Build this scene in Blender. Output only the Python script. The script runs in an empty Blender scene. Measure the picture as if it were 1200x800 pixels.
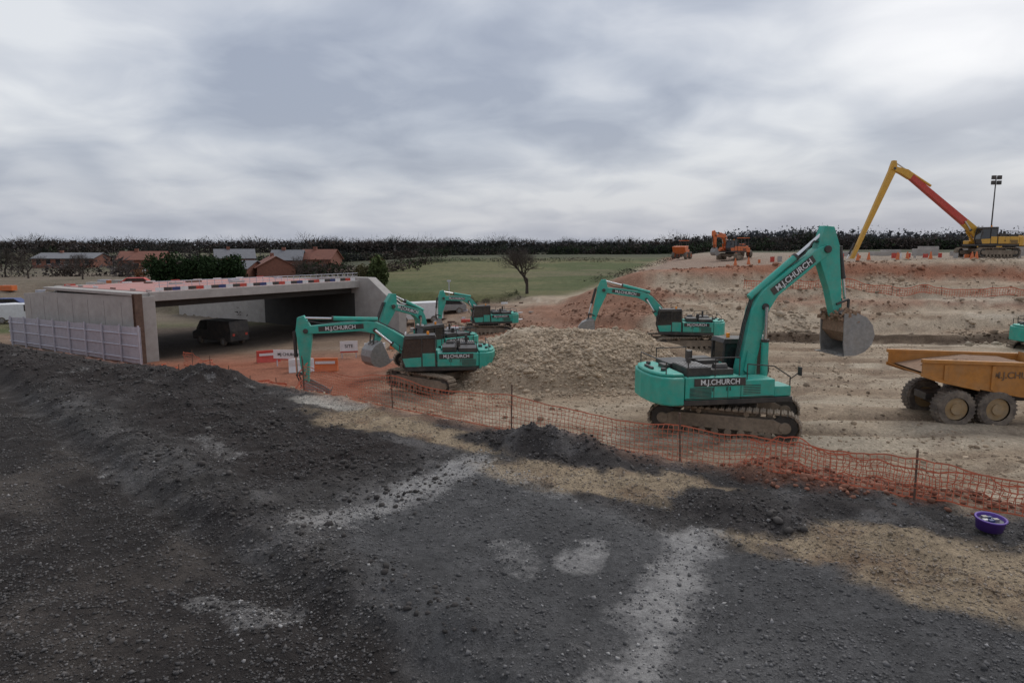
import bpy, math, random
import numpy as np
from mathutils import Matrix, Vector
random.seed(7); rng=np.random.default_rng(11)
scene=bpy.context.scene
scene.view_settings.view_transform='Standard'; scene.view_settings.look='None'; scene.view_settings.exposure=0
R=math.radians
def T(x,y,z): return Matrix.Translation((x,y,z))
def RX(a): return Matrix.Rotation(a,4,'X')
def RY(a): return Matrix.Rotation(a,4,'Y')
def RZ(a): return Matrix.Rotation(a,4,'Z')

# ---------------------------------------------------------------- noise
def vnoise(x,y,seed=0):
    x=np.asarray(x,float); y=np.asarray(y,float)
    ix=np.floor(x); iy=np.floor(y); fx=x-ix; fy=y-iy
    ix=ix.astype(np.int64); iy=iy.astype(np.int64)
    def h(a,b):
        n=(a*374761393+b*668265263+seed*982451653)&0xFFFFFFFF
        n=((n^(n>>13))*1274126177)&0xFFFFFFFF
        n=(n^(n>>16))&0xFFFFFFFF
        return n/4294967295.0
    ux=fx*fx*(3-2*fx); uy=fy*fy*(3-2*fy)
    a=h(ix,iy);b=h(ix+1,iy);c=h(ix,iy+1);d=h(ix+1,iy+1)
    return (a*(1-ux)+b*ux)*(1-uy)+(c*(1-ux)+d*ux)*uy
def fbm(x,y,sc,octv=4,seed=0):
    r=0;amp=.5;f=1.0/sc;tot=0
    for o in range(octv):
        r=r+amp*vnoise(x*f+o*17.3,y*f-o*9.7,seed+o); tot+=amp; amp*=.5; f*=2.03
    return r/tot*2-1
def ss(a,b,x):
    t=np.clip((x-a)/(b-a),0,1); return t*t*(3-2*t)
def mix(a,b,t): return a*(1-t)+b*t
def seg(x,y,a,b):
    ax,ay=a;bx,by=b;dx=bx-ax;dy=by-ay
    t=np.clip(((x-ax)*dx+(y-ay)*dy)/(dx*dx+dy*dy),0,1)
    return np.hypot(x-ax-t*dx,y-ay-t*dy)
def poly(x,y,pts):
    d=None
    for i in range(len(pts)-1):
        e=seg(x,y,pts[i],pts[i+1]); d=e if d is None else np.minimum(d,e)
    return d
def ell(x,y,cx,cy,rx,ry,rot=0):
    c,s=math.cos(rot),math.sin(rot); u=(x-cx)*c+(y-cy)*s; v=-(x-cx)*s+(y-cy)*c
    return np.sqrt((u/rx)**2+(v/ry)**2)

CAMZ=7.5
# edge of the upper haul-road level
EX=[-80,-45,-25,-14.1,-10.2,-6.4,0,5,9,16,30]
EY=[58,42,32,25.5,23.7,21.3,16.8,13.5,11,6.4,-2]
BA=np.array([-24.8,46.0]); BC=np.array([-14.3,62.0])
ba=(BC-BA)/np.linalg.norm(BC-BA); bb=np.array([-ba[1],ba[0]]); SPAN=float(np.linalg.norm(BC-BA))
RUT=[(-40,40),(-18.2,23.2),(-6.3,11.6),(-2.15,7.8),(-.4,6.5),(4,1)]
TOEX=[-60,-12,0,6,12,50]; TOEY=[75,66,60,52,46,46]
TRK=[[(0,21),(12,19.6),(34,21)],[(-2,27),(9,29.6),(34,30)],[(9,31),(16,33.2),(40,34)],[(12,39),(20,40),(44,39)],[(4,21),(13,28),(19,36),(24,43)],[(12,17),(22,22),(40,27)],[(10,24.5),(22,24),(40,23)],[(-7,33),(-3,27),(2,23)],[(-12,46),(-9,38),(-4,30)],[(14,46),(9,40),(0,42),(-8,44)]]

def smasks(x,y):
    ye=np.interp(x,EX,EY); return (y-ye)*.8
def toef(x,y): return np.interp(x,TOEX,TOEY)+1.5*fbm(x,y,6,3,12)
def trackm(x,y):
    m=np.zeros_like(x); wob=.5*fbm(x,y,5,2,301)
    for i,p in enumerate(TRK):
        d=poly(x,y,p)+wob
        m=np.maximum(m,ss(.42,.15,np.abs(np.abs(d)-1.05)))
    return m*ss(-.2,.35,fbm(x,y,3.5,3,302)+.25)
def ground_h(x,y,detail=True):
    x=np.asarray(x,float); y=np.asarray(y,float)
    s=smasks(x,y)
    zp=-.2+1.1*ss(-10,4,x)+.18*fbm(x,y,7,3,3)+.05*fbm(x,y,1.1,3,4)
    zp=zp+.05*np.sin((y*1.0+x*.18+1.2*fbm(x,y,9,2,44))*3.1)*ss(0,6,x)-.09*trackm(x,y)
    nlL=2.1+3.0*ss(120,260,y)+1.7*ss(260,700,y)
    nlR=2.3+3.0*ss(70,170,y)+1.6*ss(170,700,y)
    nl=mix(nlL,nlR,ss(-45,-15,x))
    npl=5.3+1.0*ss(10,40,x)+.1*fbm(x,y,3,3,8)+.5*ss(200,700,y)
    xb=6+(y-60)*.35
    wr=ss(-4,6,x-xb)
    N=mix(nl,npl,wr)+.25*fbm(x,y,25,3,9)
    toe=toef(x,y)
    wd=np.interp(x,[-12,6,12],[12,14,16])
    t=(y-toe)/wd
    t=t+.04*fbm(x,y,2.5,3,13)
    Tt=.10*ss(0,.05,t)+.22*ss(.12,.26,t)+.13*ss(.38,.46,t)+.20*ss(.55,.68,t)+.35*ss(.80,1,t)
    z=zp+(N-zp)*Tt
    z=z+.12*fbm(x,y,1.5,3,31)*ss(0,.1,t)*(1-ss(1.0,1.1,t))
    q=(x-BA[0])*ba[0]+(y-BA[1])*ba[1]; p=(x-BA[0])*bb[0]+(y-BA[1])*bb[1]
    cm=ss(-6,-1,q)*(1-ss(19.6,20.4,q))*ss(-8,0,p)*(1-ss(60,75,p))
    z=mix(z,-.35+.05*fbm(x,y,2,2,5),cm)
    # low broad rubble heap
    d=ell(x,y,3.3,35.4,6.6,5.4)+.10*fbm(x,y,2.5,3,20)
    m=np.clip(1-d,0,1); hp=2.15*(1-np.exp(-2.6*m))/(1-math.exp(-2.6)); hp=hp*ss(0,.12,m)
    z=z+hp*(1+.16*fbm(x,y,1.8,4,21))+.10*fbm(x,y,.7,3,22)*ss(0,.2,m)
    d=ell(x,y,8.8,38.8,4.2,3.2); m=np.clip(1-d,0,1); z=z+1.1*ss(0,1,m)*(1+.2*fbm(x,y,1.2,3,23))
    d=ell(x,y,1.5,47,6,3.0); m=np.clip(1-d,0,1); z=z+1.0*ss(0,1,m)*(1+.3*fbm(x,y,1.2,3,24))
    d=seg(x,y,(5.6,14.0),(11.5,11.2)); red=np.clip(1-d/1.1,0,1)
    zf=2.7+.06*fbm(x,y,3,3,50)
    rut=poly(x,y,RUT)
    dr=poly(x,y,[(-44,38),(-25,29.5),(-14.1,23.6),(-9.5,20.2),(-5,15.6),(-2.5,13.0)])
    zf=zf+.45*ss(3.2,.2,dr)*ss(-5,-13,x)*(1+.6*fbm(x,y,1.4,3,51))
    zf=zf+.20*ss(1.3,.1,poly(x,y,[(-40,41.5),(-18.2,24.4),(-6,12.6),(-1.8,8.6),(.2,7.0)]))*(1+.7*fbm(x,y,.6,3,52))
    zf=zf-.14*ss(.55,.1,rut)
    zf=zf+.55*ss(0,1,np.clip(1-ell(x,y,-10.2,22.2,1.9,1.5),0,1)*1.2)*(1+.4*fbm(x,y,.5,3,49))
    zf=zf+.45*ss(1,0.1,ell(x,y,1.0,15.4,2.6,1.0,-.50))*(1+.5*fbm(x,y,.5,3,53))
    zf=zf+.24*ss(1,0.1,ell(x,y,4.2,11.7,1.3,.9,-.5))*(1+.5*fbm(x,y,.5,3,54))
    zf=zf+.15*ss(1,0.1,ell(x,y,6.0,12.0,1.0,.4,-.5))
    if detail:
        rough=gravel_rough(x,y)
        zf=zf+rough*(.11*fbm(x,y,.55,4,55)+.05*fbm(x,y,.18,2,56))
    z=mix(zf,z,ss(.1,4.2,s))
    z=z+.28*red*(1+.8*fbm(x,y,.45,3,57))
    return z
def gravel_rough(x,y):
    road=roadmask(x,y)
    sl=ss(.3,-.3,(y-np.interp(x,[-40,-18.2,-6.3,-2.15,-.4,4],[40,23.2,11.6,7.8,6.5,1])))
    return mix(mix(1.0,.5,sl),.3,road)
def roadmask(x,y):
    n=.8*fbm(x,y,1.5,4,60)
    top=y-np.interp(x,[-3,-1.1,3.2,6.8,12],[15.2,14.3,10.3,8.2,5.0])+n*.6
    lft=(x-np.interp(y,[4,7,11,14.5],[.5,-1.2,-3.3,-1.3]))+n*.6
    return ss(.3,-.3,top)*ss(-.4,.4,lft)
def dustmask(x,y):
    n1=fbm(x,y,2.5,5,70); n2=fbm(x,y,.6,4,71); D=np.zeros_like(x)
    for pts,w,k in [([(-.9,14.6),(-2.0,12.8),(-3.6,10.9)],.9,.72),([(2.9,10.6),(2.3,8.9),(1.3,6.6),(.9,5)],.8,.80),([(-.1,10.2),(.15,9.5)],.32,.42),
                    ([(1.0,9.6),(1.5,10.3)],.34,.62),([(-4.3,8.5),(-3.2,8.1)],.35,.5),([(2.75,10.4),(1.6,11.8),(.2,13.2)],.4,.4),([(-1.0,14.4),(.6,13.3)],.45,.4),([(-6.5,15),(-8,16.5)],.5,.4)]:
        d=poly(x,y,pts); D=np.maximum(D,np.clip(ss(w,0,d+.4*n1+.35*n2)*k,0,1))
    D=np.maximum(D,.3*ss(.2,.6,fbm(x,y,.9,4,90))*ss(3.4,.8,ell(x,y,-.3,9,1.4,1.4)))
    D=np.maximum(D,.45*ss(.35,.65,fbm(x,y,.8,4,91))*ss(-3,-7,x)*(y<30))
    return D*(smasks(x,y)<0)

def colour(x,y,z):
    s=smasks(x,y)
    def C(r,g,b): return np.stack([np.full_like(x,r),np.full_like(x,g),np.full_like(x,b)],-1)
    def M(c,c2,m): return c*(1-m[...,None])+c2*m[...,None]
    n1=fbm(x,y,2.5,5,70); n2=fbm(x,y,.6,4,71); n3=fbm(x*.35,y*1.6,3.0,4,72); n4=fbm(x,y,12,3,73); n5=fbm(x*.12,y*.9,1.6,4,74)
    c=C(.375,.29,.205)
    c=M(c,C(.48,.40,.30),ss(-.1,.6,n3))
    c=M(c,C(.24,.165,.108),ss(.05,.6,-n3+.3*n1)*.8)
    c=M(c,C(.30,.19,.115),ss(.1,.7,n4)*.45)
    c=M(c,C(.21,.145,.095),ss(.15,.55,n5)*ss(0,6,x)*.6)
    c=M(c,C(.20,.14,.095),trackm(x,y)*.6)
    c=M(c,C(.29,.095,.052),ss(-4.5,-9,x+1.5*n1)*ss(54,44,y)*.85)
    c=M(c,C(.17,.115,.08),ss(-6,-14,x+2*n1)*ss(44,52,y)*.8)
    c=M(c,C(.33,.15,.085),ss(2.8,.4,poly(x,y,[(-6,23.5),(-1,20.5),(1,18.5)])+.8*n1)*.75)
    toe=toef(x,y)
    sl=ss(-1,1,y-toe)
    band=z+.25*n1+.02*x
    c=M(c,C(.42,.335,.245),sl*.8)
    st=vnoise(band*3.3,x*.04,77); c=M(c,C(.28,.19,.125),sl*ss(.5,.75,st)*.75)
    st=vnoise(band*5.1,x*.05+9,78); c=M(c,C(.55,.47,.37),sl*ss(.6,.85,st)*.7)
    c=M(c,C(.30,.13,.075),sl*ss(.95,.25,np.abs(band-6.1))*.95)
    c=M(c,C(.27,.13,.08),sl*ss(.40,.05,np.abs(band-3.7))*.7)
    c=M(c,C(.28,.13,.08),ss(.1,.5,ss(1.4,.5,ell(x,y,4,57,9,9))+.35*n1)*.8)
    c=M(c,C(.25,.165,.115),ss(5,-3,x)*ss(52,60,y)*.7)
    tr=ss(1.0,.35,np.abs(y-toe-.35+.3*n1))*ss(12,15,x)*(1-ss(37,40,x)); c=M(c,C(.075,.048,.03),tr*.93)  # dark strip at the toe: shadow painted into the soil colour
    c=M(c,C(.13,.085,.05),ss(.5,.1,np.abs(y-43.6+.5*n1-.05*(x-20)))*ss(17,20,x)*(1-ss(30,34,x))*.6)
    mo=ss(1.05,.8,ell(x,y,3.3,35.4,6.6,5.4)+.15*n2); c=M(c,C(.40,.31,.215),mo*.85)
    c=M(c,C(.53,.44,.335),mo*ss(.1,.6,n2)*.6)
    # underpass floor, colour darkened to paint the shade below the deck
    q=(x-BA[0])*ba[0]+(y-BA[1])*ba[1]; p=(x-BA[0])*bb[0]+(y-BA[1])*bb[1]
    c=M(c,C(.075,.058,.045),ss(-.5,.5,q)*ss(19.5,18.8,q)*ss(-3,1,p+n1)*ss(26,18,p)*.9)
    xb=6+(y-60)*.35
    fld=ss(70,74,y+1.5*n1+np.clip(-x-15,0,60)*.35)*ss(2,-2,x-xb+4)
    grass=M(C(.082,.098,.036),C(.14,.132,.060),ss(-.3,.5,fbm(x,y,18,4,80)+.5*fbm(x*.2,y,3,3,82)+.2*n2))
    c=M(c,grass,fld)
    c=M(c,C(.20,.155,.10),ss(.25,.5,fbm(x*.3,y,5,3,83))*fld*.45)
    lf=ss(-14,-24,x+(y-70)*.18+3*n1); c=M(c,M(C(.19,.15,.115),C(.13,.11,.075),ss(0,.4,n4)),lf*ss(60,75,y)*.92)
    plat=ss(62,66,y)*ss(-1,2,x-xb)
    c=M(c,C(.28,.22,.17),plat*.8)
    far=ss(135,175,y); c=M(c,M(C(.07,.072,.042),C(.14,.13,.08),ss(.0,.3,fbm(x*.5,y,60,3,81))),far)
    # ---- upper level
    f=C(.072,.066,.062)
    f=M(f,C(.13,.122,.117),ss(-.1,.6,n2))
    f=M(f,C(.034,.028,.026),ss(.0,.6,n1)*.8)
    sb=ss(.4,-.4,(y-np.interp(x,[-40,-18.2,-6.3,-2.15,-.4,4],[40,23.2,11.6,7.8,6.5,1]))+.5*n2+.3*n1)
    f=M(f,M(C(.040,.034,.031),C(.09,.076,.066),ss(.0,.6,n1+.3*n2)),sb)
    ridge=ss(3.2,1.2,poly(x,y,[(-44,38),(-25,29.5),(-14.1,23.6),(-9.5,20.2),(-5,15.6)])); f=M(f,C(.036,.028,.025),ridge*.75)
    rd=roadmask(x,y); f=M(f,M(C(.098,.096,.096),C(.15,.146,.143),ss(-.2,.5,n1)),rd*.85)
    sandc=M(C(.37,.285,.19),C(.24,.165,.105),ss(-.2,.5,n2))
    for (cx,cy,rx,ry,rt) in [(1.9,13.0,2.6,.85,-.55),(6.6,9.6,2.6,1.3,-.55),(9.5,8.2,2.5,1.7,-.5),(-4.2,18.5,2.1,1.4,-.6),(-1.6,16.5,1.9,.8,-.6),(3.4,13.3,1.4,.5,-.55)]:
        f=M(f,sandc,ss(1.15,.7,ell(x,y,cx,cy,rx,ry,rt)+.55*n1+.35*n2)*.95)
    f=M(f,C(.50,.46,.40),ss(1.1,.7,ell(x,y,-5.6,20.4,1.6,.8,-.5)+.3*n2)*.8)
    for (cx,cy,rx,ry) in [(1.0,15.4,2.7,.95),(4.2,11.7,1.4,.95),(6.0,12.0,.9,.35),(-2.6,16.2,1.2,.35)]:
        f=M(f,M(C(.06,.053,.05),C(.13,.12,.115),ss(-.2,.5,n2)),ss(1.05,.8,ell(x,y,cx,cy,rx,ry,-.55)+.35*n2))
    c=M(f,c,ss(.0,.9,s+.6*n2+.4*n1))
    red=ss(1.1,.5,seg(x,y,(5.6,14.0),(11.5,11.2))+.3*n2); c=M(c,C(.24,.10,.062),red*.6)
    c=M(c,C(.33,.18,.115),ss(1.2,.2,poly(x,y,[(-5.5,21.6),(.5,17.3),(5.4,14.2)])-.2+.4*n1)*.5)
    c=c*(1+.12*n2[...,None])
    return np.clip(c,0,1)

# ---------------------------------------------------------------- materials
def nm(name):
    m=bpy.data.materials.new(name); m.use_nodes=True; nt=m.node_tree
    return m,nt,nt.nodes['Principled BSDF']
def mat(name,col,rough=.6,metal=0,var=.15,scale=6,dirt=0,dirtcol=(.33,.26,.19),bump=0,spec=.5):
    m,nt,b=nm(name); N=nt.nodes; L=nt.links
    b.inputs['Roughness'].default_value=rough; b.inputs['Metallic'].default_value=metal
    b.inputs['Specular IOR Level'].default_value=spec
    tc=N.new('ShaderNodeTexCoord')
    no=N.new('ShaderNodeTexNoise'); no.inputs['Scale'].default_value=scale; no.inputs['Detail'].default_value=6; no.inputs['Roughness'].default_value=.65
    L.new(tc.outputs['Object'],no.inputs['Vector'])
    mr=N.new('ShaderNodeMapRange'); mr.inputs[1].default_value=.3; mr.inputs[2].default_value=.7
    mr.inputs[3].default_value=1-var; mr.inputs[4].default_value=1+var
    L.new(no.outputs['Fac'],mr.inputs[0])
    mm=N.new('ShaderNodeMixRGB'); mm.blend_type='MULTIPLY'; mm.inputs[0].default_value=1
    mm.inputs[1].default_value=(*col,1); L.new(mr.outputs[0],mm.inputs[2])
    out=mm.outputs[0]
    if dirt>0:
        n2=N.new('ShaderNodeTexNoise'); n2.inputs['Scale'].default_value=1.7; n2.inputs['Detail'].default_value=9; n2.inputs['Roughness'].default_value=.75
        L.new(tc.outputs['Object'],n2.inputs['Vector'])
        r2=N.new('ShaderNodeMapRange'); r2.inputs[1].default_value=.42; r2.inputs[2].default_value=.72; r2.inputs[3].default_value=dirt*.15; r2.inputs[4].default_value=dirt
        L.new(n2.outputs['Fac'],r2.inputs[0])
        m2=N.new('ShaderNodeMixRGB'); L.new(r2.outputs[0],m2.inputs[0]); L.new(out,m2.inputs[1]); m2.inputs[2].default_value=(*dirtcol,1)
        out=m2.outputs[0]
        r3=N.new('ShaderNodeMapRange'); r3.inputs[3].default_value=rough; r3.inputs[4].default_value=.9; L.new(r2.outputs[0],r3.inputs[0]); L.new(r3.outputs[0],b.inputs['Roughness'])
    L.new(out,b.inputs['Base Color'])
    if bump>0:
        bp=N.new('ShaderNodeBump'); bp.inputs['Strength'].default_value=bump; bp.inputs['Distance'].default_value=.05
        L.new(no.outputs['Fac'],bp.inputs['Height']); L.new(bp.outputs[0],b.inputs['Normal'])
    return m
def attrmat(name,rough=.95,bumps=((40,.02),),var=.25,spec=.2,dust=False):
    m,nt,b=nm(name); N=nt.nodes; L=nt.links
    b.inputs['Roughness'].default_value=rough; b.inputs['Specular IOR Level'].default_value=spec
    at=N.new('ShaderNodeAttribute'); at.attribute_name='Col'
    ge=N.new('ShaderNodeNewGeometry')
    out=at.outputs['Color']
    for sc,v in ((1.3,var*.6),(9,var),(45,var*1.3)):
        no=N.new('ShaderNodeTexNoise'); no.inputs['Scale'].default_value=sc; no.inputs['Detail'].default_value=5; no.inputs['Roughness'].default_value=.7
        L.new(ge.outputs['Position'],no.inputs['Vector'])
        mr=N.new('ShaderNodeMapRange'); mr.inputs[1].default_value=.3; mr.inputs[2].default_value=.7; mr.inputs[3].default_value=1-v; mr.inputs[4].default_value=1+v
        L.new(no.outputs['Fac'],mr.inputs[0])
        mm=N.new('ShaderNodeMixRGB'); mm.blend_type='MULTIPLY'; mm.inputs[0].default_value=1
        L.new(out,mm.inputs[1]); L.new(mr.outputs[0],mm.inputs[2]); out=mm.outputs[0]
    if dust:
        no=N.new('ShaderNodeTexNoise'); no.inputs['Scale'].default_value=4; no.inputs['Detail'].default_value=12; no.inputs['Roughness'].default_value=.9
        L.new(ge.outputs['Position'],no.inputs['Vector'])
        ad=N.new('ShaderNodeMath'); ad.operation='MULTIPLY_ADD'; L.new(no.outputs['Fac'],ad.inputs[0]); ad.inputs[1].default_value=3.0; ad.inputs[2].default_value=-1.5
        a2=N.new('ShaderNodeMath'); a2.operation='ADD'; L.new(ad.outputs[0],a2.inputs[0]); L.new(at.outputs['Alpha'],a2.inputs[1])
        mr=N.new('ShaderNodeMapRange'); mr.inputs[1].default_value=.25; mr.inputs[2].default_value=1.0; mr.inputs[4].default_value=.9; L.new(a2.outputs[0],mr.inputs[0])
        mk=N.new('ShaderNodeMath'); mk.operation='MULTIPLY'; L.new(mr.outputs[0],mk.inputs[0])
        gt=N.new('ShaderNodeMapRange'); gt.inputs[1].default_value=.02; gt.inputs[2].default_value=.35; L.new(at.outputs['Alpha'],gt.inputs[0]); L.new(gt.outputs[0],mk.inputs[1])
        mm=N.new('ShaderNodeMixRGB'); L.new(mk.outputs[0],mm.inputs[0]); L.new(out,mm.inputs[1]); mm.inputs[2].default_value=(.46,.44,.42,1); out=mm.outputs[0]
    L.new(out,b.inputs['Base Color'])
    prev=None
    for sc,d in bumps:
        no=N.new('ShaderNodeTexNoise'); no.inputs['Scale'].default_value=sc; no.inputs['Detail'].default_value=6; no.inputs['Roughness'].default_value=.7
        L.new(ge.outputs['Position'],no.inputs['Vector'])
        bp=N.new('ShaderNodeBump'); bp.inputs['Strength'].default_value=1.0; bp.inputs['Distance'].default_value=d
        L.new(no.outputs['Fac'],bp.inputs['Height'])
        if prev: L.new(prev,bp.inputs['Normal'])
        prev=bp.outputs[0]
    if prev: L.new(prev,b.inputs['Normal'])
    return m
TEAL=mat('teal_paint',(.010,.37,.285),.4,0,.14,3,.36)
BLACK=mat('black_parts',(.018,.018,.02),.5,0,.3,8,.25)
GLASS=mat('cab_glass',(.012,.016,.02),.08,0,.1,2,.10,spec=.8)
TRACK=mat('track_steel_muddy',(.17,.13,.095),.85,.1,.35,9,.75,(.38,.30,.22),.4)
STEEL=mat('worn_steel',(.27,.265,.26),.5,.4,.25,7,.45,(.36,.30,.24),.2)
CHROME=mat('cylinder_rod',(.6,.6,.6),.2,1,.05)
WHITE=mat('white_paint',(.72,.72,.72),.5,0,.08,5,.25)
ORANGE=mat('orange_paint',(.62,.13,.02),.5,0,.15,4,.3)
YELLOW=mat('yellow_paint',(.62,.33,.03),.45,0,.12,4,.25)
TRUCKY=mat('truck_body_paint',(.44,.175,.025),.55,0,.2,3,.45,(.33,.22,.13))
REDP=mat('red_paint',(.50,.035,.02),.45,0,.15,4,.25)
TYRE=mat('tyre_rubber_muddy',(.06,.05,.045),.9,0,.3,8,.85,(.33,.27,.21),.4)
CONC=mat('concrete',(.38,.355,.33),.85,0,.14,1.3,.35,(.26,.225,.19),.1)
CONCD=mat('concrete_shade_and_joints',(.05,.046,.042),.9,0,.15,1.3)  # dark concrete: shade under the deck put into the colour; also wall joints
RUST=mat('rusty_steel',(.12,.07,.05),.8,.2,.3,5,.2)
GALV=mat('galvanised_steel',(.46,.46,.51),.5,.25,.12,3)
NET=mat('orange_netting_plastic',(.58,.13,.06),.6,0,.2,2,.35,(.38,.22,.15))
BLUE=mat('blue_panel',(.03,.05,.16),.5,0,.1)
PURPLE=mat('purple_plastic',(.09,.03,.30),.5,0,.1,5,.2)
DECKRED=mat('deck_waterproofing',(.42,.17,.145),.7,0,.2,.8,.5,(.38,.30,.26))
BRICK=mat('brick_wall',(.22,.09,.06),.85,0,.2,3)
ROOF=mat('roof_tiles',(.19,.075,.05),.85,0,.2,2)
SLATE=mat('grey_roof',(.16,.16,.17),.8,0,.15,2)
BARK=mat('bark',(.06,.047,.038),.95,0,.25,6)
AMBER=mat('amber_beacon',(.9,.3,.02),.3)
SOILM=mat('bucket_soil',(.24,.14,.085),.95,0,.3,10,.4,(.38,.29,.21),.8)

# ---------------------------------------------------------------- mesh builder
def link(o): scene.collection.objects.link(o); return o
def empty(name,loc=(0,0,0)):
    o=bpy.data.objects.new(name,None); o.location=loc; o.empty_display_size=.5; return link(o)
class MB:
    def __init__(s): s.v=[];s.f=[];s.m=[];s.mats=[]
    def mi(s,m):
        if m not in s.mats: s.mats.append(m)
        return s.mats.index(m)
    def add(s,vs,fs,m,M=None):
        o=len(s.v)
        for v in vs:
            v=Vector(v); s.v.append(tuple(M@v) if M else tuple(v))
        k=s.mi(m)
        for f in fs: s.f.append([o+i for i in f]); s.m.append(k)
        return s
    def box(s,x0,x1,y0,y1,z0,z1,m,M=None):
        vs=[(x,y,z) for x in(x0,x1) for y in(y0,y1) for z in(z0,z1)]
        fs=[(0,1,3,2),(4,6,7,5),(0,4,5,1),(2,3,7,6),(0,2,6,4),(1,5,7,3)]
        return s.add(vs,fs,m,M)
    def prism(s,pts,y0,y1,m,M=None):
        n=len(pts)
        vs=[(p[0],y0,p[1]) for p in pts]+[(p[0],y1,p[1]) for p in pts]
        fs=[list(range(n)),list(range(2*n-1,n-1,-1))]+[(i,n+i,n+(i+1)%n,(i+1)%n) for i in range(n)]
        return s.add(vs,fs,m,M)
    def plan(s,pts,z0,z1,m,M=None):
        n=len(pts)
        vs=[(p[0],p[1],z0) for p in pts]+[(p[0],p[1],z1) for p in pts]
        fs=[list(range(n-1,-1,-1)),list(range(n,2*n))]+[(i,(i+1)%n,n+(i+1)%n,n+i) for i in range(n)]
        return s.add(vs,fs,m,M)
    def cyl(s,p1,p2,r1,m,M=None,n=12,r2=None,cap=True):
        p1=Vector(p1);p2=Vector(p2); r2=r1 if r2 is None else r2
        d=(p2-p1)
        if d.length<1e-6: return s
        q=d.to_track_quat('Z','Y').to_matrix()
        vs=[]
        for P,r in((p1,r1),(p2,r2)):
            for i in range(n):
                a=2*math.pi*i/n; vs.append(P+q@Vector((math.cos(a)*r,math.sin(a)*r,0)))
        fs=[(i,(i+1)%n,n+(i+1)%n,n+i) for i in range(n)]
        if cap: fs+= [list(range(n-1,-1,-1)),list(range(n,2*n))]
        return s.add(vs,fs,m,M)
    def build(s,name,parent=None,bevel=0,smooth=False,M=None):
        me=bpy.data.meshes.new(name); me.from_pydata(s.v,[],s.f)
        for m in s.mats: me.materials.append(m)
        me.polygons.foreach_set('material_index',s.m)
        me.update()
        import bmesh
        bm=bmesh.new(); bm.from_mesh(me); bmesh.ops.recalc_face_normals(bm,faces=bm.faces); bm.to_mesh(me); bm.free()
        if smooth: me.shade_smooth()
        o=link(bpy.data.objects.new(name,me))
        if parent: o.parent=parent
        if M is not None: o.matrix_local=M
        if bevel>0:
            b=o.modifiers.new('bevel','BEVEL'); b.width=bevel; b.segments=2; b.limit_method='ANGLE'; b.angle_limit=R(40)
        return o
def npmesh(name,verts,faces,mats,cols=None,alpha=None,smooth=False):
    me=bpy.data.meshes.new(name); V=len(verts); F,k=faces.shape
    me.vertices.add(V); me.vertices.foreach_set('co',verts.astype(np.float32).ravel())
    me.loops.add(F*k); me.loops.foreach_set('vertex_index',faces.astype(np.int32).ravel())
    me.polygons.add(F); me.polygons.foreach_set('loop_start',np.arange(0,F*k,k,dtype=np.int32))
    try: me.polygons.foreach_set('loop_total',np.full(F,k,dtype=np.int32))
    except Exception: pass
    if smooth: me.polygons.foreach_set('use_smooth',np.ones(F,bool))
    if cols is not None:
        a=me.color_attributes.new('Col','FLOAT_COLOR','POINT')
        al=np.zeros((V,1)) if alpha is None else alpha[:,None]
        c=np.concatenate([cols,al],1).astype(np.float32); a.data.foreach_set('color',c.ravel())
    me.update(calc_edges=True); me.validate()
    for m in mats: me.materials.append(m)
    return link(bpy.data.objects.new(name,me))
def text(body,size,M,m,parent,name='lettering',bold=.012):
    c=bpy.data.curves.new(name,'FONT'); c.body=body; c.size=size; c.extrude=.006; c.offset=bold*size; c.align_x='CENTER'; c.align_y='CENTER'
    c.materials.append(m); o=link(bpy.data.objects.new(name,c)); o.parent=parent; o.matrix_local=M; return o

# ---------------------------------------------------------------- ground sheet
def grow(a,step,ratio,lim):
    r=[];p=a;s=step
    while True:
        s*=ratio
        if abs(s)>80: s=80*(1 if s>0 else -1)
        p+=s; r.append(p)
        if (step>0 and p>lim) or (step<0 and p<lim): break
    return r
xs=np.arange(-13,11,.08)
xs=np.array(sorted(grow(xs[0],-.08,1.03,-1700))+list(xs)+grow(xs[-1],.08,1.025,1700))
ys=np.arange(5,19,.07)
yl=[];p=5;st=.1
while p>-25: p-=st; st*=1.09; yl.append(p)
yh=[];p=ys[-1];st=.07
while p<1900: st=min(st*1.014,60); p+=st; yh.append(p)
ys=np.array(sorted(yl)+list(ys)+yh)
X,Y=np.meshgrid(xs,ys); x=X.ravel(); y=Y.ravel(); z=ground_h(x,y)
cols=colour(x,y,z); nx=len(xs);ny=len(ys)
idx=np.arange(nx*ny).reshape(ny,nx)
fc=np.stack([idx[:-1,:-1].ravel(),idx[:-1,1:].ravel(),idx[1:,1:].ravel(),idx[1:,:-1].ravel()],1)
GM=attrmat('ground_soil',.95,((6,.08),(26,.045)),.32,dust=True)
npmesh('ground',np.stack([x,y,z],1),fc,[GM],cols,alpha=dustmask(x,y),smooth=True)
def gz(px,py): return float(ground_h(np.array([px]),np.array([py]))[0])

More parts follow.
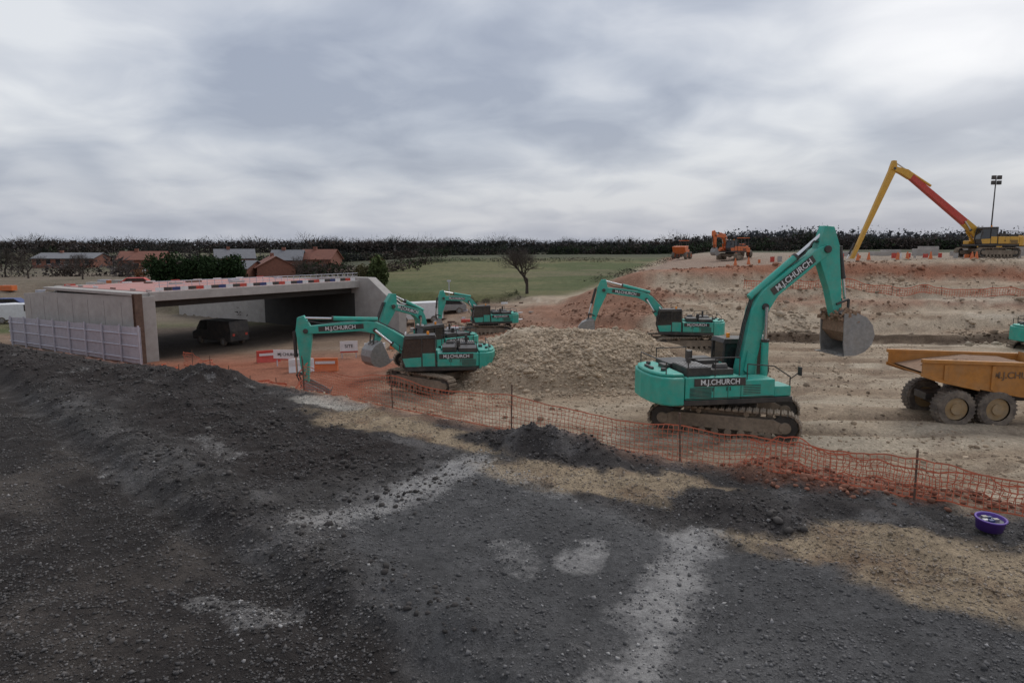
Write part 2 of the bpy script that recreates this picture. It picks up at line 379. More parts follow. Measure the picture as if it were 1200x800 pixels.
# ---------------------------------------------------------------- stones
phi=(1+5**.5)/2
ico=np.array([(-1,phi,0),(1,phi,0),(-1,-phi,0),(1,-phi,0),(0,-1,phi),(0,1,phi),(0,-1,-phi),(0,1,-phi),(phi,0,-1),(phi,0,1),(-phi,0,-1),(-phi,0,1)],float); ico/=np.linalg.norm(ico[0])
icof=np.array([(0,11,5),(0,5,1),(0,1,7),(0,7,10),(0,10,11),(1,5,9),(5,11,4),(11,10,2),(10,7,6),(7,1,8),(3,9,4),(3,4,2),(3,2,6),(3,6,8),(3,8,9),(4,9,5),(2,4,11),(6,2,10),(8,6,7),(9,8,1)])
octv_=np.array([(1,0,0),(-1,0,0),(0,1,0),(0,-1,0),(0,0,1),(0,0,-1)],float)
octf=np.array([(0,2,4),(2,1,4),(1,3,4),(3,0,4),(2,0,5),(1,2,5),(3,1,5),(0,3,5)])
SM=attrmat('stone',.9,(),.15,.25)
def stones(name,px,py,size,col,sink=.25,low=False):
    tv,tf=(octv_,octf) if low else (ico,icof); K=len(tv)
    n=len(px); pz=ground_h(px,py)
    q=rng.normal(size=(n,4)); q/=np.linalg.norm(q,axis=1)[:,None]
    a,b,c,d=q.T
    Rm=np.stack([np.stack([1-2*(c*c+d*d),2*(b*c-a*d),2*(b*d+a*c)],-1),np.stack([2*(b*c+a*d),1-2*(b*b+d*d),2*(c*d-a*b)],-1),np.stack([2*(b*d-a*c),2*(c*d+a*b),1-2*(b*b+c*c)],-1)],1)
    v=tv[None]*(1+rng.uniform(-.25,.25,(n,K,1)))*rng.uniform(.55,1.15,(n,1,3))
    v=np.einsum('nij,nkj->nki',Rm,v)*size[:,None,None]; v[:,:,2]*=.75
    v[:,:,0]+=px[:,None]; v[:,:,1]+=py[:,None]; v[:,:,2]+=(pz+size*(.6-sink*1.6))[:,None]
    f=(tf[None]+K*np.arange(n)[:,None,None]).reshape(-1,3)
    return npmesh(name,v.reshape(-1,3),f,[SM],np.repeat(col,K,0))
def sample(n,x0,x1,y0,y1,dens):
    px=rng.uniform(x0,x1,n*4); py=rng.uniform(y0,y1,n*4); d=dens(px,py); k=rng.uniform(0,1,n*4)<d
    return px[k][:n],py[k][:n]
def dg(px,py):
    s=smasks(px,py); n=fbm(px,py,1.2,3,101)
    w=np.clip(14/np.maximum(py,6),.2,1.6)/1.6
    return np.clip((.6+.7*n),.06,1)*(s<.2)*(1-.35*roadmask(px,py))*w**1.2
px,py=sample(90000,-16,11,5.0,27,dg)
sz=np.exp(rng.normal(math.log(.0175),.42,len(px))).clip(.008,.055)
g=rng.uniform(.035,.19,len(px)); g[rng.uniform(size=len(px))<.05]*=2.3
col=np.stack([g*1.03,g*.98,g*.95],1); base=colour(px,py,ground_h(px,py)); col=col*.55+base*.6
dm_=dustmask(px,py); hit=rng.uniform(size=len(px))<dm_*.5; col[hit]=np.array([.34,.325,.31])*rng.uniform(.6,1.2,(hit.sum(),1))
stones('gravel',px,py,sz,col,low=True)
def dc(px,py):
    dr=poly(px,py,[(-44,38),(-25,29.5),(-14.1,23.6),(-9.5,20.2),(-5,15.6),(-2.5,13.0)])
    d2=poly(px,py,[(-18.2,24.4),(-6,12.6),(-1.8,8.6),(.2,7.0)])
    e=np.minimum(ell(px,py,1.0,15.4,2.6,1.0,-.50),ell(px,py,4.2,11.7,1.3,.9,-.5))
    return np.clip(ss(2.2,.3,dr)+.6*ss(.8,.2,d2)+ss(1.1,.8,e),0,1)
px,py=sample(8000,-26,6,7.5,34,dc)
sz=np.exp(rng.normal(math.log(.034),.42,len(px))).clip(.018,.11)
g=rng.uniform(.025,.09,len(px)); stones('soil_clods',px,py,sz,np.stack([g*1.08,g*.96,g*.88],1))
def dm(px,py): return ss(1.15,.5,ell(px,py,3.2,34.8,6.6,5.4))
px,py=sample(11000,-4,10.5,28,41,dm)
sz=np.exp(rng.normal(math.log(.05),.5,len(px))).clip(.02,.26)
g=rng.uniform(.7,1.3,len(px))[:,None]; stones('rubble_heap_stones',px,py,sz,np.array([[.42,.33,.235]])*g)
def dp(px,py): return (smasks(px,py)>.4)*np.clip(.35+.9*fbm(px,py,4,3,110),.03,1)
px,py=sample(13000,-8,28,15,46,dp)
sz=np.exp(rng.normal(math.log(.03),.55,len(px))).clip(.012,.2)
g=rng.uniform(.55,1.35,len(px))[:,None]; stones('pit_rubble',px,py,sz,np.array([[.38,.295,.21]])*g)
def dr_(px,py): return ss(1.2,.3,seg(px,py,(5.6,14.0),(11.5,11.2)))
px,py=sample(1500,4,12,10,15.5,dr_)
sz=np.exp(rng.normal(math.log(.045),.4,len(px))).clip(.025,.13)
g=rng.uniform(.5,1.3,len(px))[:,None]; stones('red_clay_clods',px,py,sz,np.array([[.25,.115,.075]])*g)
def dcut(px,py): return np.clip(.3+fbm(px,py,3,3,130),.02,1)
px,py=sample(6000,-10,50,45,64,dcut)
sz=np.exp(rng.normal(math.log(.08),.5,len(px))).clip(.04,.35)
base=colour(px,py,ground_h(px,py)); stones('cut_slope_rubble',px,py,sz,base*rng.uniform(.6,1.35,(len(px),1)))

# ---------------------------------------------------------------- orange netting
def netting(name,pts,height,cell=.115,w=.0065,crumple=.05,posts=None,seed=0):
    root=empty(name)
    P=np.array(pts,float); d=np.r_[0,np.cumsum(np.hypot(*np.diff(P,axis=0).T))]
    n=int(d[-1]/cell); t=np.linspace(0,d[-1],n)
    bx=np.interp(t,d,P[:,0]); by=np.interp(t,d,P[:,1]); bz=ground_h(bx,by,False)
    hh=np.full(n,float(height)) if np.isscalar(height) else np.interp(t,np.linspace(0,d[-1],len(height)),height)
    rows=int(np.max(hh)/cell)+1
    dx=np.gradient(bx);dy=np.gradient(by);l=np.hypot(dx,dy);dx/=l;dy/=l
    V=np.zeros((n,rows,3))
    post=posts or 4.0
    sag=np.abs(np.sin(np.pi*t/post))
    for j in range(rows):
        f=j/(rows-1)
        off=crumple*(fbm(t,np.full(n,j*.35),.8,3,200+seed))*2*(.4+f)
        V[:,j,0]=bx-dy*off+crumple*.6*fbm(t,np.full(n,j*.3),.5,2,210+seed)*dx; V[:,j,1]=by+dx*off
        V[:,j,2]=bz+.02+f*hh*(1-.16*sag)*(1+.12*fbm(t,t*0,1.3,3,220+seed))
    up=np.array([0,0,w]);al=np.stack([dx*w,dy*w,0*dx],1)
    def quads(A,B,o):
        q=np.stack([A-o,B-o,B+o,A+o],1); return q.reshape(-1,3)
    Q=[]
    for j in range(rows): Q.append(quads(V[:-1,j],V[1:,j],up[None]*(2.2 if j in(0,rows-1) else 1)))
    for j in range(rows-1): Q.append(quads(V[:,j],V[:,j+1],al))
    Q=np.concatenate(Q); F=np.arange(len(Q)).reshape(-1,4)
    o=npmesh('net_mesh',Q,F,[NET]); o.parent=root
    mb=MB()
    k=0
    while k*post<d[-1]:
        tt=k*post; X0=float(np.interp(tt,d,P[:,0]));Y0=float(np.interp(tt,d,P[:,1]));h=float(np.interp(tt,t,hh))
        if h>.5: mb.cyl((X0,Y0,gz(X0,Y0)-.1),(X0+random.uniform(-.05,.05),Y0+.03,gz(X0,Y0)+h*1.15+.12),.022,RUST,n=6)
        k+=1
    if mb.v: mb.build('posts',root)
    return root
netting('orange_netting_fence',[(-7.2,22.6),(-6.4,21.9),(0,17.0),(5,13.8),(9,11.35),(13,8.8)],[.85,.95,1.0,.9,.8,.65,.7],posts=4.55)
netting('orange_netting_fence',[(5.2,14.2),(7,13.4),(9,12.3),(12,10.5)],.45,crumple=.22,seed=5,posts=50)
netting('orange_netting_fence',[(-7.2,22.6),(-9,27),(-12.5,32),(-17,38),(-22,44)],[.95,1,1,1,1],cell=.16,w=.014,crumple=.12,seed=9)
netting('orange_netting_fence',[(-9,30),(-12,33),(-17,35),(-21,39)],.9,cell=.14,w=.02,crumple=.25,seed=12)
netting('orange_netting_fence',[(20,57.5),(30,56),(37,55.5),(46,55)],.7,cell=.2,w=.016,crumple=.1,seed=14)

# ---------------------------------------------------------------- excavator
def stadium(n,L,r):
    hs=L/2-r; per=4*hs+2*math.pi*r; out=[]
    for i in range(n):
        d=per*i/n
        if d<2*hs: out.append((-hs+d,2*r,0))
        elif d<2*hs+math.pi*r:
            a=(d-2*hs)/r; out.append((hs+r*math.sin(a),r+r*math.cos(a),a))
        elif d<4*hs+math.pi*r: out.append((hs-(d-2*hs-math.pi*r),0,math.pi))
        else:
            a=(d-4*hs-math.pi*r)/r; out.append((-hs-r*math.sin(a),r-r*math.cos(a),math.pi+a))
    return out
def excavator(name,loc,tyaw,uyaw,aB,aS,aK,L=6.2,S=3.0,scale=1,paint=TEAL,paint2=None,lettering=True,longreach=False,bw=1.5,bs=1.0,tilt=0,boomc=None,soil=False,hood=BLACK):
    paint2=paint2 or paint; boomc=boomc or paint
    root=empty(name,loc); root.scale=(scale,)*3; root.rotation_euler=(0,tilt,0)
    Mt=RZ(tyaw); Mu=RZ(uyaw)
    mb=MB()
    for sy in(-1,1):
        for (cx,cz,a) in stadium(50,5.1,.49):
            m=Mt@T(cx,sy*1.38,cz+.035)@RY(a)
            mb.box(-.085,.085,-.30,.30,-.035,.03,TRACK,m)
            mb.box(-.015,.015,-.30,.30,.03,.062,TRACK,m)
            mb.box(-.098,.098,-.06,.06,-.085,-.035,TRACK,m)
    mb.build('tracks',root)
    mb=MB()
    for sy in(-1,1):
        M=Mt@T(0,sy*1.38,0)
        mb.prism([(-2.0,.3),(2.0,.3),(2.1,.6),(1.7,.78),(-1.7,.78),(-2.1,.6)],-.2,.2,TRACK,M)
        for ex,rr in((-2.06,.43),(2.06,.42)):
            mb.cyl((ex,-.14,.525),(ex,.14,.525),rr,BLACK,M,20); mb.cyl((ex,-.24,.525),(ex,.24,.525),.2,TRACK,M,14)
        for k in range(8): mb.cyl((-1.55+k*.44,-.22,.2),(-1.55+k*.44,.22,.2),.13,TRACK,M,10)
        for k in(-.8,.8): mb.cyl((k,-.16,.88),(k,.16,.88),.1,TRACK,M,10)
    mb.plan([(-1.1,-1.3),(1.1,-1.3),(1.1,1.3),(-1.1,1.3)],.55,.95,TRACK,Mt)
    mb.cyl((0,0,.95),(0,0,1.22),.8,BLACK,Mt,24)
    mb.build('undercarriage',root,.02)
    mb=MB()
    mb.plan([(-2.35,-1.48),(1.75,-1.48),(1.75,1.48),(-2.35,1.48)],1.2,1.40,BLACK,Mu)
    mb.build('deck',root,.03)
    mb=MB()
    cw=[(-2.33,-1.5),(-2.33,1.5),(-2.75,1.5),(-3.1,1.25),(-3.28,.75),(-3.34,0),(-3.28,-.75),(-3.1,-1.25),(-2.75,-1.5)]
    mb.plan(cw,1.22,2.2,paint2,Mu); mb.plan([(a*.985,b*.9) for a,b in cw],2.2,2.32,paint2,Mu)
    mb.build('counterweight',root,.07)
    mb=MB()
    for yy in(-.7,.7): mb.cyl((-2.8,yy,2.32),(-2.8,yy,2.42),.09,BLACK,Mu,8)
    mb.box(-3.1,-3.0,-.35,.35,2.32,2.40,BLACK,Mu); mb.box(-2.6,-2.4,-.25,.25,2.32,2.45,BLACK,Mu)
    mb.build('counterweight_fittings',root,.01)
    mb=MB()
    mb.box(-2.31,-.25,-1.5,-.5,1.41,2.2,paint,Mu); mb.box(-2.31,.0,.5,1.5,1.41,2.2,paint,Mu); mb.box(-2.31,-.6,-.495,.495,1.41,2.16,hood,Mu)
    mb.box(-.24,1.05,-1.48,-.55,1.41,2.05,paint,Mu); mb.box(1.055,1.7,-1.45,-.6,1.41,1.78,paint,Mu)
    mb.build('engine_housing',root,.04)
    mb=MB()
    mb.box(-2.2,-1.3,-1.3,-.1,2.21,2.5,hood,Mu); mb.box(-1.25,-.4,-1.2,-.15,2.21,2.40,hood,Mu); mb.box(-2.25,-1.2,0,1.35,2.21,2.44,hood,Mu); mb.box(-1.1,-.3,.1,1.25,2.21,2.5,hood,Mu)
    for k in range(7): mb.box(-2.15+k*.12,-2.09+k*.12,-1.2,-.2,2.502,2.525,STEEL,Mu)
    mb.cyl((-1.0,-.9,2.4),(-.55,-.9,2.4),.17,hood,Mu,12)
    mb.cyl((-1.7,-.35,2.5),(-1.7,-.35,2.95),.08,BLACK,Mu); mb.cyl((-1.2,.7,2.44),(-1.2,.7,2.8),.12,BLACK,Mu)
    for sy in(-1,1):
        for k in range(8): mb.box(-2.15,-1.35,sy*1.505-.008,sy*1.505+.008,1.5+k*.045,1.525+k*.045,BLACK,Mu)
        mb.box(-1.27,-1.25,sy*1.502-.004,sy*1.502+.004,1.43,2.18,BLACK,Mu)
        mb.box(-.75,-.73,sy*1.502-.004,sy*1.502+.004,1.43,2.18,BLACK,Mu)
        mb.box(-2.3,1.0,sy*1.506-.004,sy*1.506+.004,1.44,1.475,BLACK,Mu)
        for hx in(-1.32,-.8,-.68): mb.box(hx,hx+.03,sy*1.51-.01,sy*1.51+.01,1.7,1.84,BLACK,Mu)
    for k in range(6): mb.box(-.15,.5,-1.49,-1.475,1.55+k*.06,1.575+k*.06,BLACK,Mu)
    mb.build('hood_and_grilles',root,.01)
    mb=MB()
    def rail(pts):
        for a,b in zip(pts[:-1],pts[1:]): mb.cyl(a,b,.022,hood,Mu,6)
    rail([(-2.2,-1.42,2.2),(-2.2,-1.42,2.85),(-1.2,-1.42,2.85),(-.3,-1.42,2.85),(-.3,-1.42,2.2)]); rail([(-1.2,-1.42,2.2),(-1.2,-1.42,2.85)])
    rail([(-2.2,1.42,2.2),(-2.2,1.42,2.8),(-1.0,1.42,2.8),(-1.0,1.42,2.2)])
    rail([(.0,-1.42,2.05),(.0,-1.42,2.6),(1.0,-1.42,2.5),(1.65,-1.42,2.1),(1.65,-1.42,1.75)])
    rail([(-2.9,-1.2,2.3),(-2.9,-1.2,2.7),(-2.9,1.2,2.7),(-2.9,1.2,2.3)])
    mb.build('handrails',root)
    cp=[(.08,1.42),(1.78,1.42),(1.97,1.95),(1.78,3.02),(.12,3.06)]
    mb=MB(); mb.prism([(a*.97+.03,b) for a,b in cp],.56,1.42,GLASS,Mu)
    mb.build('cab_glazing',root,.02)
    mb=MB()
    mb.prism([(.05,3.06),(1.85,3.02),(1.75,3.18),(.12,3.22)],.50,1.48,BLACK,Mu)
    for yy in(.53,1.45):
        for i in range(len(cp)):
            a=cp[i];b=cp[(i+1)%len(cp)]
            mb.cyl((a[0],yy,a[1]),(b[0],yy,b[1]),.045,BLACK,Mu,8)
        mb.cyl((.85,yy,1.42),(.85,yy,3.04),.04,BLACK,Mu,8)
    mb.prism([(.08,1.42),(.82,1.42),(.82,2.2),(.1,2.2)],1.40,1.465,paint,Mu); mb.prism([(.86,1.42),(1.76,1.42),(1.92,1.92),(.86,1.98)],1.40,1.465,paint,Mu)
    mb.box(.05,.14,.56,1.42,1.42,2.3,paint,Mu)
    mb.cyl((.5,1.0,3.2),(.5,1.0,3.38),.07,AMBER,Mu,10)
    mb.box(1.7,1.78,.6,.8,3.2,3.32,WHITE,Mu); mb.box(1.7,1.78,1.15,1.35,3.2,3.32,WHITE,Mu)
    mb.cyl((1.9,1.5,2.3),(2.05,1.75,2.5),.02,BLACK,Mu,6); mb.box(2.02,2.07,1.65,1.85,2.4,2.75,BLACK,Mu)
    mb.cyl((1.6,-1.45,2.0),(1.8,-1.7,2.3),.02,BLACK,Mu,6); mb.box(1.77,1.82,-1.85,-1.65,2.2,2.5,BLACK,Mu)
    mb.build('cab_frame',root,.008)
    F=(.55,0,1.85); MF=Mu@T(*F)@RY(-aB)
    if longreach:
        ol_b=[(-.3,.1),(.6,.55),(L*.45,.62),(L*.86,.75),(L*.95,.7),(L+.25,.15),(L+.2,-.25),(L*.93,.0),(L*.84,.15),(L*.45,-.02),(.8,-.3),(-.1,-.35)]
        mb=MB(); mb.prism(ol_b[:2]+[(3,.6),(3,-.14)]+ol_b[10:],-.28,.28,YELLOW,MF)
        mb.prism([(3,.59),(L*.84,.73),(L*.84,.16),(3,-.13)],-.27,.27,REDP,MF)
        mb.prism([(L*.84,.75),(L*.9,.8),(L+.25,.15),(L+.2,-.25),(L*.93,.0),(L*.84,.12)],-.28,.28,YELLOW,MF)
    else:
        top=[(-.2,.12),(.15,.32),(.30*L,.98),(.40*L,1.22),(.47*L,1.28),(.54*L,1.25),(.75*L,.83),(L-.1,.28),(L+.16,.05)]
        bot=[(L+.08,-.16),(L-.3,-.1),(.75*L,.28),(.57*L,.64),(.47*L,.64),(.38*L,.50),(.15*L,-.02),(.25,-.26),(-.1,-.22)]
        mb=MB(); mb.prism(top+bot,-.26,.26,boomc,MF)
        mb.prism([(.2,-.1),(.2,.2),(.9,.5),(.9,.1)],-.33,.33,boomc,MF)
    mb.cyl((L,-.34,0),(L,.34,0),.14,BLACK,MF,14); mb.cyl((0,-.42,0),(0,.42,0),.16,BLACK,MF,14)
    if not longreach: mb.cyl((.46*L,-.34,.85),(.46*L,.34,.85),.13,BLACK,MF,14)
    mb.build('boom',root,.025)
    tip=(T(*F)@RY(-aB))@Vector((L,0,0))
    MS=Mu@T(*tip)@RY(-aS)
    mb=MB()
    th=.75 if longreach else 1
    mb.prism([(-.85,.12),(-.72,.48),(.0,.56*th),(.35,.50*th),(S*.6,.34*th),(S-.05,.17),(S+.12,.0),(S+.05,-.15),(S*.6,-.18),(.4,-.32),(-.1,-.34)],-.19,.19,YELLOW if longreach else boomc,MS)
    mb.cyl((S,-.3,0),(S,.3,0),.09,BLACK,MS,12)
    mb.build('stick',root,.02)
    Bf=T(*F)@RY(-aB); Sf=T(*tip)@RY(-aS)
    mb=MB()
    def ram(a,b,r):
        a=Vector(a);b=Vector(b);m=a.lerp(b,.58)
        mb.cyl(a,m,r,boomc if r>.12 else BLACK,Mu,12); mb.cyl(m,b,r*.55,CHROME,Mu,10); mb.cyl(m-(b-a).normalized()*.05,m+(b-a).normalized()*.05,r*1.12,BLACK,Mu,12)
    kx=.46*L if not longreach else 3.2
    kz=.85 if not longreach else .2
    for sy in(-1,1):
        ram((1.25,sy*.38,1.55),Bf@Vector((kx,sy*.36,kz)),.13)
    ram(Bf@Vector((kx,0,1.45)),Sf@Vector((-.7,0,.36)),.13) if not longreach else ram(Bf@Vector((L-4.5,0,1.0)),Sf@Vector((-.7,0,.36)),.13)
    b0=Sf@Vector((.1 if not longreach else S-2.6,0,.66 if not longreach else .5)); b1=Sf@Vector((S-.45,0,.52))
    ram(b0,b1,.10)
    Kf=T(*(Sf@Vector((S,0,0))))@RY(-aK)
    kp=Kf@Vector((.42*bs,0,.1*bs))
    for sy in(-1,1):
        o=Vector((0,sy*.22,0)); mb.cyl(b1+o,Sf@Vector((S-.4,0,.0))+o,.045,BLACK,Mu,8); mb.cyl(b1+o,kp+o,.05,BLACK,Mu,8)
    for sy in(-.1,.0,.1):
        P=[Bf@Vector((a,sy,b)) for a,b in ((.5,.55),(.3*L,1.06),(.47*L,1.37),(.6*L,1.2),(.9*L,.58),(L+.0,.55))]+[Sf@Vector((.1,sy,.72))]
        if not longreach:
            for a,b in zip(P[:-1],P[1:]): mb.cyl(a,b,.025,BLACK,Mu,5,cap=False)
    mb.build('hydraulic_rams',root)
    MK=Mu@Kf@Matrix.Scale(bs,4)
    out=[(-.12,.06),(.5,.16),(.95,.05),(1.3,-.25),(1.48,-.65),(1.42,-1.05),(1.15,-1.4),(.75,-1.6),(.25,-1.68)]
    inn=[(a*.955,b*.955) for a,b in out]
    mb=MB(); n=len(out); w=bw/2
    for i in range(n-1):
        a,b,c,d=out[i],out[i+1],inn[i+1],inn[i]
        mb.prism([a,b,c,d],-w,w,STEEL,MK)
    side=out+[(.1,-1.2),(-.02,-.5)]
    for sy in(-1,1): mb.prism(side,sy*w-.025+sy*.024,sy*w+.025+sy*.024,STEEL,MK)
    for k in range(5):
        yy=-w+.1+k*(bw-.2)/4
        mb.prism([(.3,-1.60),(.3,-1.72),(-.12,-1.70),(-.14,-1.67)],yy-.06,yy+.06,STEEL,MK)
    for yy in(-.22,.22): mb.prism([(-.15,-.05),(.6,-.05),(.5,.28),(.0,.22)],yy-.04,yy+.04,STEEL,MK)
    mb.build('bucket',root,.015)
    if soil:
        mb=MB(); rr=random.Random(3)
        mb.prism([(.0,-.02),(.5,.05),(.95,-.05),(1.25,-.3),(1.38,-.65),(1.3,-1.0),(.6,-1.1),(.05,-.7)],-w+.03,w-.03,SOILM,MK)
        for k in range(130):
            cx=rr.uniform(-.3,.8);cz=rr.uniform(-.1,.32)-.25*abs(cx-.2);cy=rr.uniform(-w,w);r=rr.uniform(.04,.13)
            mb.cyl((cx,cy,cz-r*.6),(cx+rr.uniform(-.07,.07),cy+rr.uniform(-.05,.05),cz+r*.6),r,SOILM,MK,6,r2=r*.6)
        mb.build('bucket_load',root)
    if lettering:
        a2=-math.atan2(1.0,.5*L)
        for sy in(-1,1):
            rot=RX(R(90)) if sy<0 else RZ(math.pi)@RX(R(90))
            Mx=MF@T(.74*L,sy*.268,.58)@RY(-a2)
            pm=MB(); pm.box(-.19*L,.17*L,-.004,.004,-.14,.14,BLACK,Mx); pm.build('boom_name_panel',root)
            text('M.J.CHURCH',.30,MF@T(.735*L,sy*.280,.58)@RY(-a2)@rot,WHITE,root)
            pm=MB(); pm.box(-.95,.95,-.004,.004,-.14,.14,BLACK,Mu@T(-1.05,sy*1.520,2.02)); pm.build('side_name_panel',root)
            text('M.J.CHURCH',.26,Mu@T(-1.05,sy*1.535,2.02)@rot,WHITE,root)
    return root
pi=math.pi
def at(x,y,dz=0): return (x,y,gz(x,y)+dz)
excavator('excavator',at(7.95,24.2,.03),R(-22),R(10),R(57),R(-75),R(-8),L=5.6,S=2.5,bw=1.5,bs=.88,soil=True)
excavator('excavator',at(-3.9,34.2,-.05),R(-38),R(187),R(13),R(-88),R(-70),L=6.9,S=2.9,bs=.85,bw=1.3,scale=.90)
excavator('excavator',at(11.3,44.3,.03),R(10),R(172),R(26),R(-72),R(-12),L=6.2,S=2.6,bs=1.0,bw=1.4,scale=.84)
excavator('excavator',at(-4.9,41.0,-.1),R(20),R(222),R(44),R(-62),R(-35),L=3.9,S=2.6,bs=.9,bw=1.3,scale=.88)
excavator('excavator',at(-2.0,55.5,-.1),R(0),R(195),R(26),R(-80),R(-30),L=4.9,S=2.3,bs=.8,bw=1.2,scale=.76)
excavator('excavator',at(36.2,43.5,-.5),R(8),R(15),R(10),R(-60),R(0),L=6,S=2.8,scale=.95)
excavator('long_reach_excavator',at(51.6,73,.1),R(10),R(183),R(35),R(-68),R(-20),L=13.0,S=11.2,bs=.7,bw=1.2,paint=YELLOW,lettering=False,longreach=True,hood=BLACK)
excavator('orange_excavator',at(27.3,84,.1),R(60),R(215),R(30),R(-95),R(-40),L=4.2,S=2.0,bs=.7,bw=1.2,scale=.75,paint=ORANGE,lettering=False)

# ---------------------------------------------------------------- wheels / vehicles
def wheel(mb,x,y,z,r,w,M,hub):
    prof=[(-w/2,r*.62),(-w/2,r*.93),(-w*.36,r),(w*.36,r),(w/2,r*.93),(w/2,r*.62)]
    n=28; vs=[];fs=[]
    for i in range(n):
        a=2*pi*i/n
        for (yy,rr) in prof: vs.append((x+math.cos(a)*rr,y+yy,z+math.sin(a)*rr))
    k=len(prof)
    for i in range(n):
        for j in range(k-1): fs.append((i*k+j,((i+1)%n)*k+j,((i+1)%n)*k+j+1,i*k+j+1))
    mb.add(vs,fs,TYRE,M)
    for i in range(n):
        a=2*pi*i/n; m=M@T(x,y,z)@RY(a)
        if r>.5: mb.box(r*.97,r*1.035,-w*.42,w*.42,-.035*r/.7,.035*r/.7,TYRE,m)
    mb.cyl((x,y-w*.38,z),(x,y+w*.38,z),r*.60,hub,M,20); mb.cyl((x,y-w*.5,z),(x,y+w*.5,z),r*.3,hub,M,12)
def dump_truck(loc,yaw,sc=1):
    root=empty('articulated_dump_truck',loc); root.scale=(sc,)*3; M=RZ(yaw)
    HUB=mat('wheel_hub_muddy',(.30,.19,.08),.8,0,.2,5,.85,(.34,.28,.21))
    mb=MB()
    for wx in(1.35,3.0,7.4):
        for sy in(-1,1): wheel(mb,wx,sy*1.15,.78,.78,.62,M,HUB)
    mb.build('wheels',root)
    mb=MB(); mb.box(.6,5.6,-.45,.45,.95,1.25,BLACK,M); mb.box(5.6,9.3,-.5,.5,.7,1.2,BLACK,M)
    for wx in(1.35,3.0,7.4): mb.cyl((wx,-1.0,.78),(wx,1.0,.78),.16,BLACK,M)
    mb.cyl((5.7,0,.8),(5.7,0,1.5),.3,BLACK,M); mb.build('chassis',root,.02)
    side=[(-.15,2.75),(-.15,2.2),(.5,1.98),(2.2,1.62),(3.9,1.30),(5.1,1.25),(5.45,1.8),(5.5,2.62)]
    mb=MB()
    for sy in(-1,1): mb.prism(side,sy*1.38-.04,sy*1.38+.04,TRUCKY,M)
    fl=side[1:-1]+[(5.5,2.75)]
    for a,b in zip(fl[:-1],fl[1:]): mb.prism([a,b,(b[0]-.03,b[1]+.07),(a[0]-.03,a[1]+.07)],-1.34,1.34,TRUCKY,M)
    for sy in(-1,1):
        mb.prism([(-.2,2.72),(5.5,2.58),(5.5,2.72),(-.2,2.87)],sy*1.42-.09,sy*1.42+.09,TRUCKY,M)
        mb.prism([(-.2,2.15),(.5,1.92),(2.2,1.56),(2.2,1.68),(.5,2.06),(-.2,2.3)],sy*1.42-.04,sy*1.42+.04,TRUCKY,M)
        for xx in(.7,2.6,4.6):
            zb=2.0 if xx<2 else (1.62 if xx<3 else 1.35)
            mb.prism([(xx,2.62),(xx+.14,2.62),(xx+.14,zb-.03),(xx,zb)],sy*1.44-.05,sy*1.44+.05,TRUCKY,M)
    mb.build('tipper_body',root,.02)
    mb=MB(); mb.prism([(.1,2.25),(2.2,1.7),(5.0,1.45),(5.3,2.3),(4.5,2.6),(3.0,2.66),(1.5,2.5)],-1.32,1.32,SOILM,M)
    rr=random.Random(5)
    for k in range(90):
        cx=rr.uniform(.6,5.2);cy=rr.uniform(-1.2,1.2);r=rr.uniform(.05,.16);cz=2.58-.12*abs(cx-3)*.8
        mb.cyl((cx,cy,cz-r*.5),(cx+rr.uniform(-.05,.05),cy+rr.uniform(-.05,.05),cz+r*.7),r,SOILM,M,6,r2=r*.5)
    mb.build('load',root)
    mb=MB()
    mb.prism([(6.1,1.1),(9.6,1.1),(9.7,1.7),(8.0,2.2),(6.1,2.2)],-.95,.95,TRUCKY,M)
    mb.prism([(6.3,2.2),(7.9,2.2),(7.6,3.3),(6.4,3.3)],-.75,.75,GLASS,M); mb.box(6.25,7.75,-.8,.8,3.3,3.42,TRUCKY,M)
    for sy in(-1,1): mb.prism([(6.5,1.5),(8.4,1.5),(8.3,1.75),(6.6,1.75)],sy*1.15-.33,sy*1.15+.33,TRUCKY,M)
    mb.build('cab_and_bonnet',root,.04)
    DK=mat('faded_lettering',(.12,.06,.03),.7,0,.2,4,.5)
    text('M.J.CHURCH',.38,M@T(3.75,-1.44,2.22)@RX(R(90)),DK,root)
    return root
dump_truck(at(15.45,25.6,.0),R(-3),.90)
def car(name,loc,yaw,paint,van=False):
    root=empty(name,loc); M=RZ(yaw); mb=MB()
    if van: mb.prism([(-2.4,.35),(2.4,.35),(2.45,.95),(1.9,1.15),(1.3,1.95),(-2.3,2.0),(-2.42,1.2)],-.9,.9,paint,M)
    else: mb.prism([(-2.2,.35),(2.2,.35),(2.25,.85),(1.2,1.0),(.5,1.5),(-1.5,1.5),(-2.2,.95)],-.85,.85,paint,M)
    mb.build('body',root,.06)
    mb=MB()
    if van: mb.prism([(1.86,1.2),(1.34,1.88),(.5,1.88),(.5,1.2)],-.91,.91,GLASS,M)
    else: mb.prism([(1.0,1.02),(.46,1.44),(-1.4,1.44),(-1.8,1.0)],-.86,.86,GLASS,M)
    mb.box(-2.44,-2.40,-.7,-.5,.8,1.0,REDP,M); mb.box(-2.44,-2.40,.5,.7,.8,1.0,REDP,M)
    mb.build('windows',root)
    mb=MB()
    for wx in(-1.45,1.5):
        for sy in(-1,1): wheel(mb,wx,sy*.82,.33,.33,.22,M,STEEL)
    mb.build('wheels',root); return root
car('white_van',at(-9.4,66,.05),R(200),WHITE,True)
car('parked_car',at(-7.0,69,.05),R(190),STEEL)
car('white_van',at(-52,70,.05),R(30),WHITE,True)
car('parked_car',at(-57,76,.05),R(60),WHITE)
car('parked_car',at(-63,84,.05),R(10),BLUE)
car('white_van',at(-60,92,.05),R(170),WHITE,True)
car('parked_car',at(-49,88,.05),R(20),REDP)
_p=BA+ba*7.5+bb*4.0
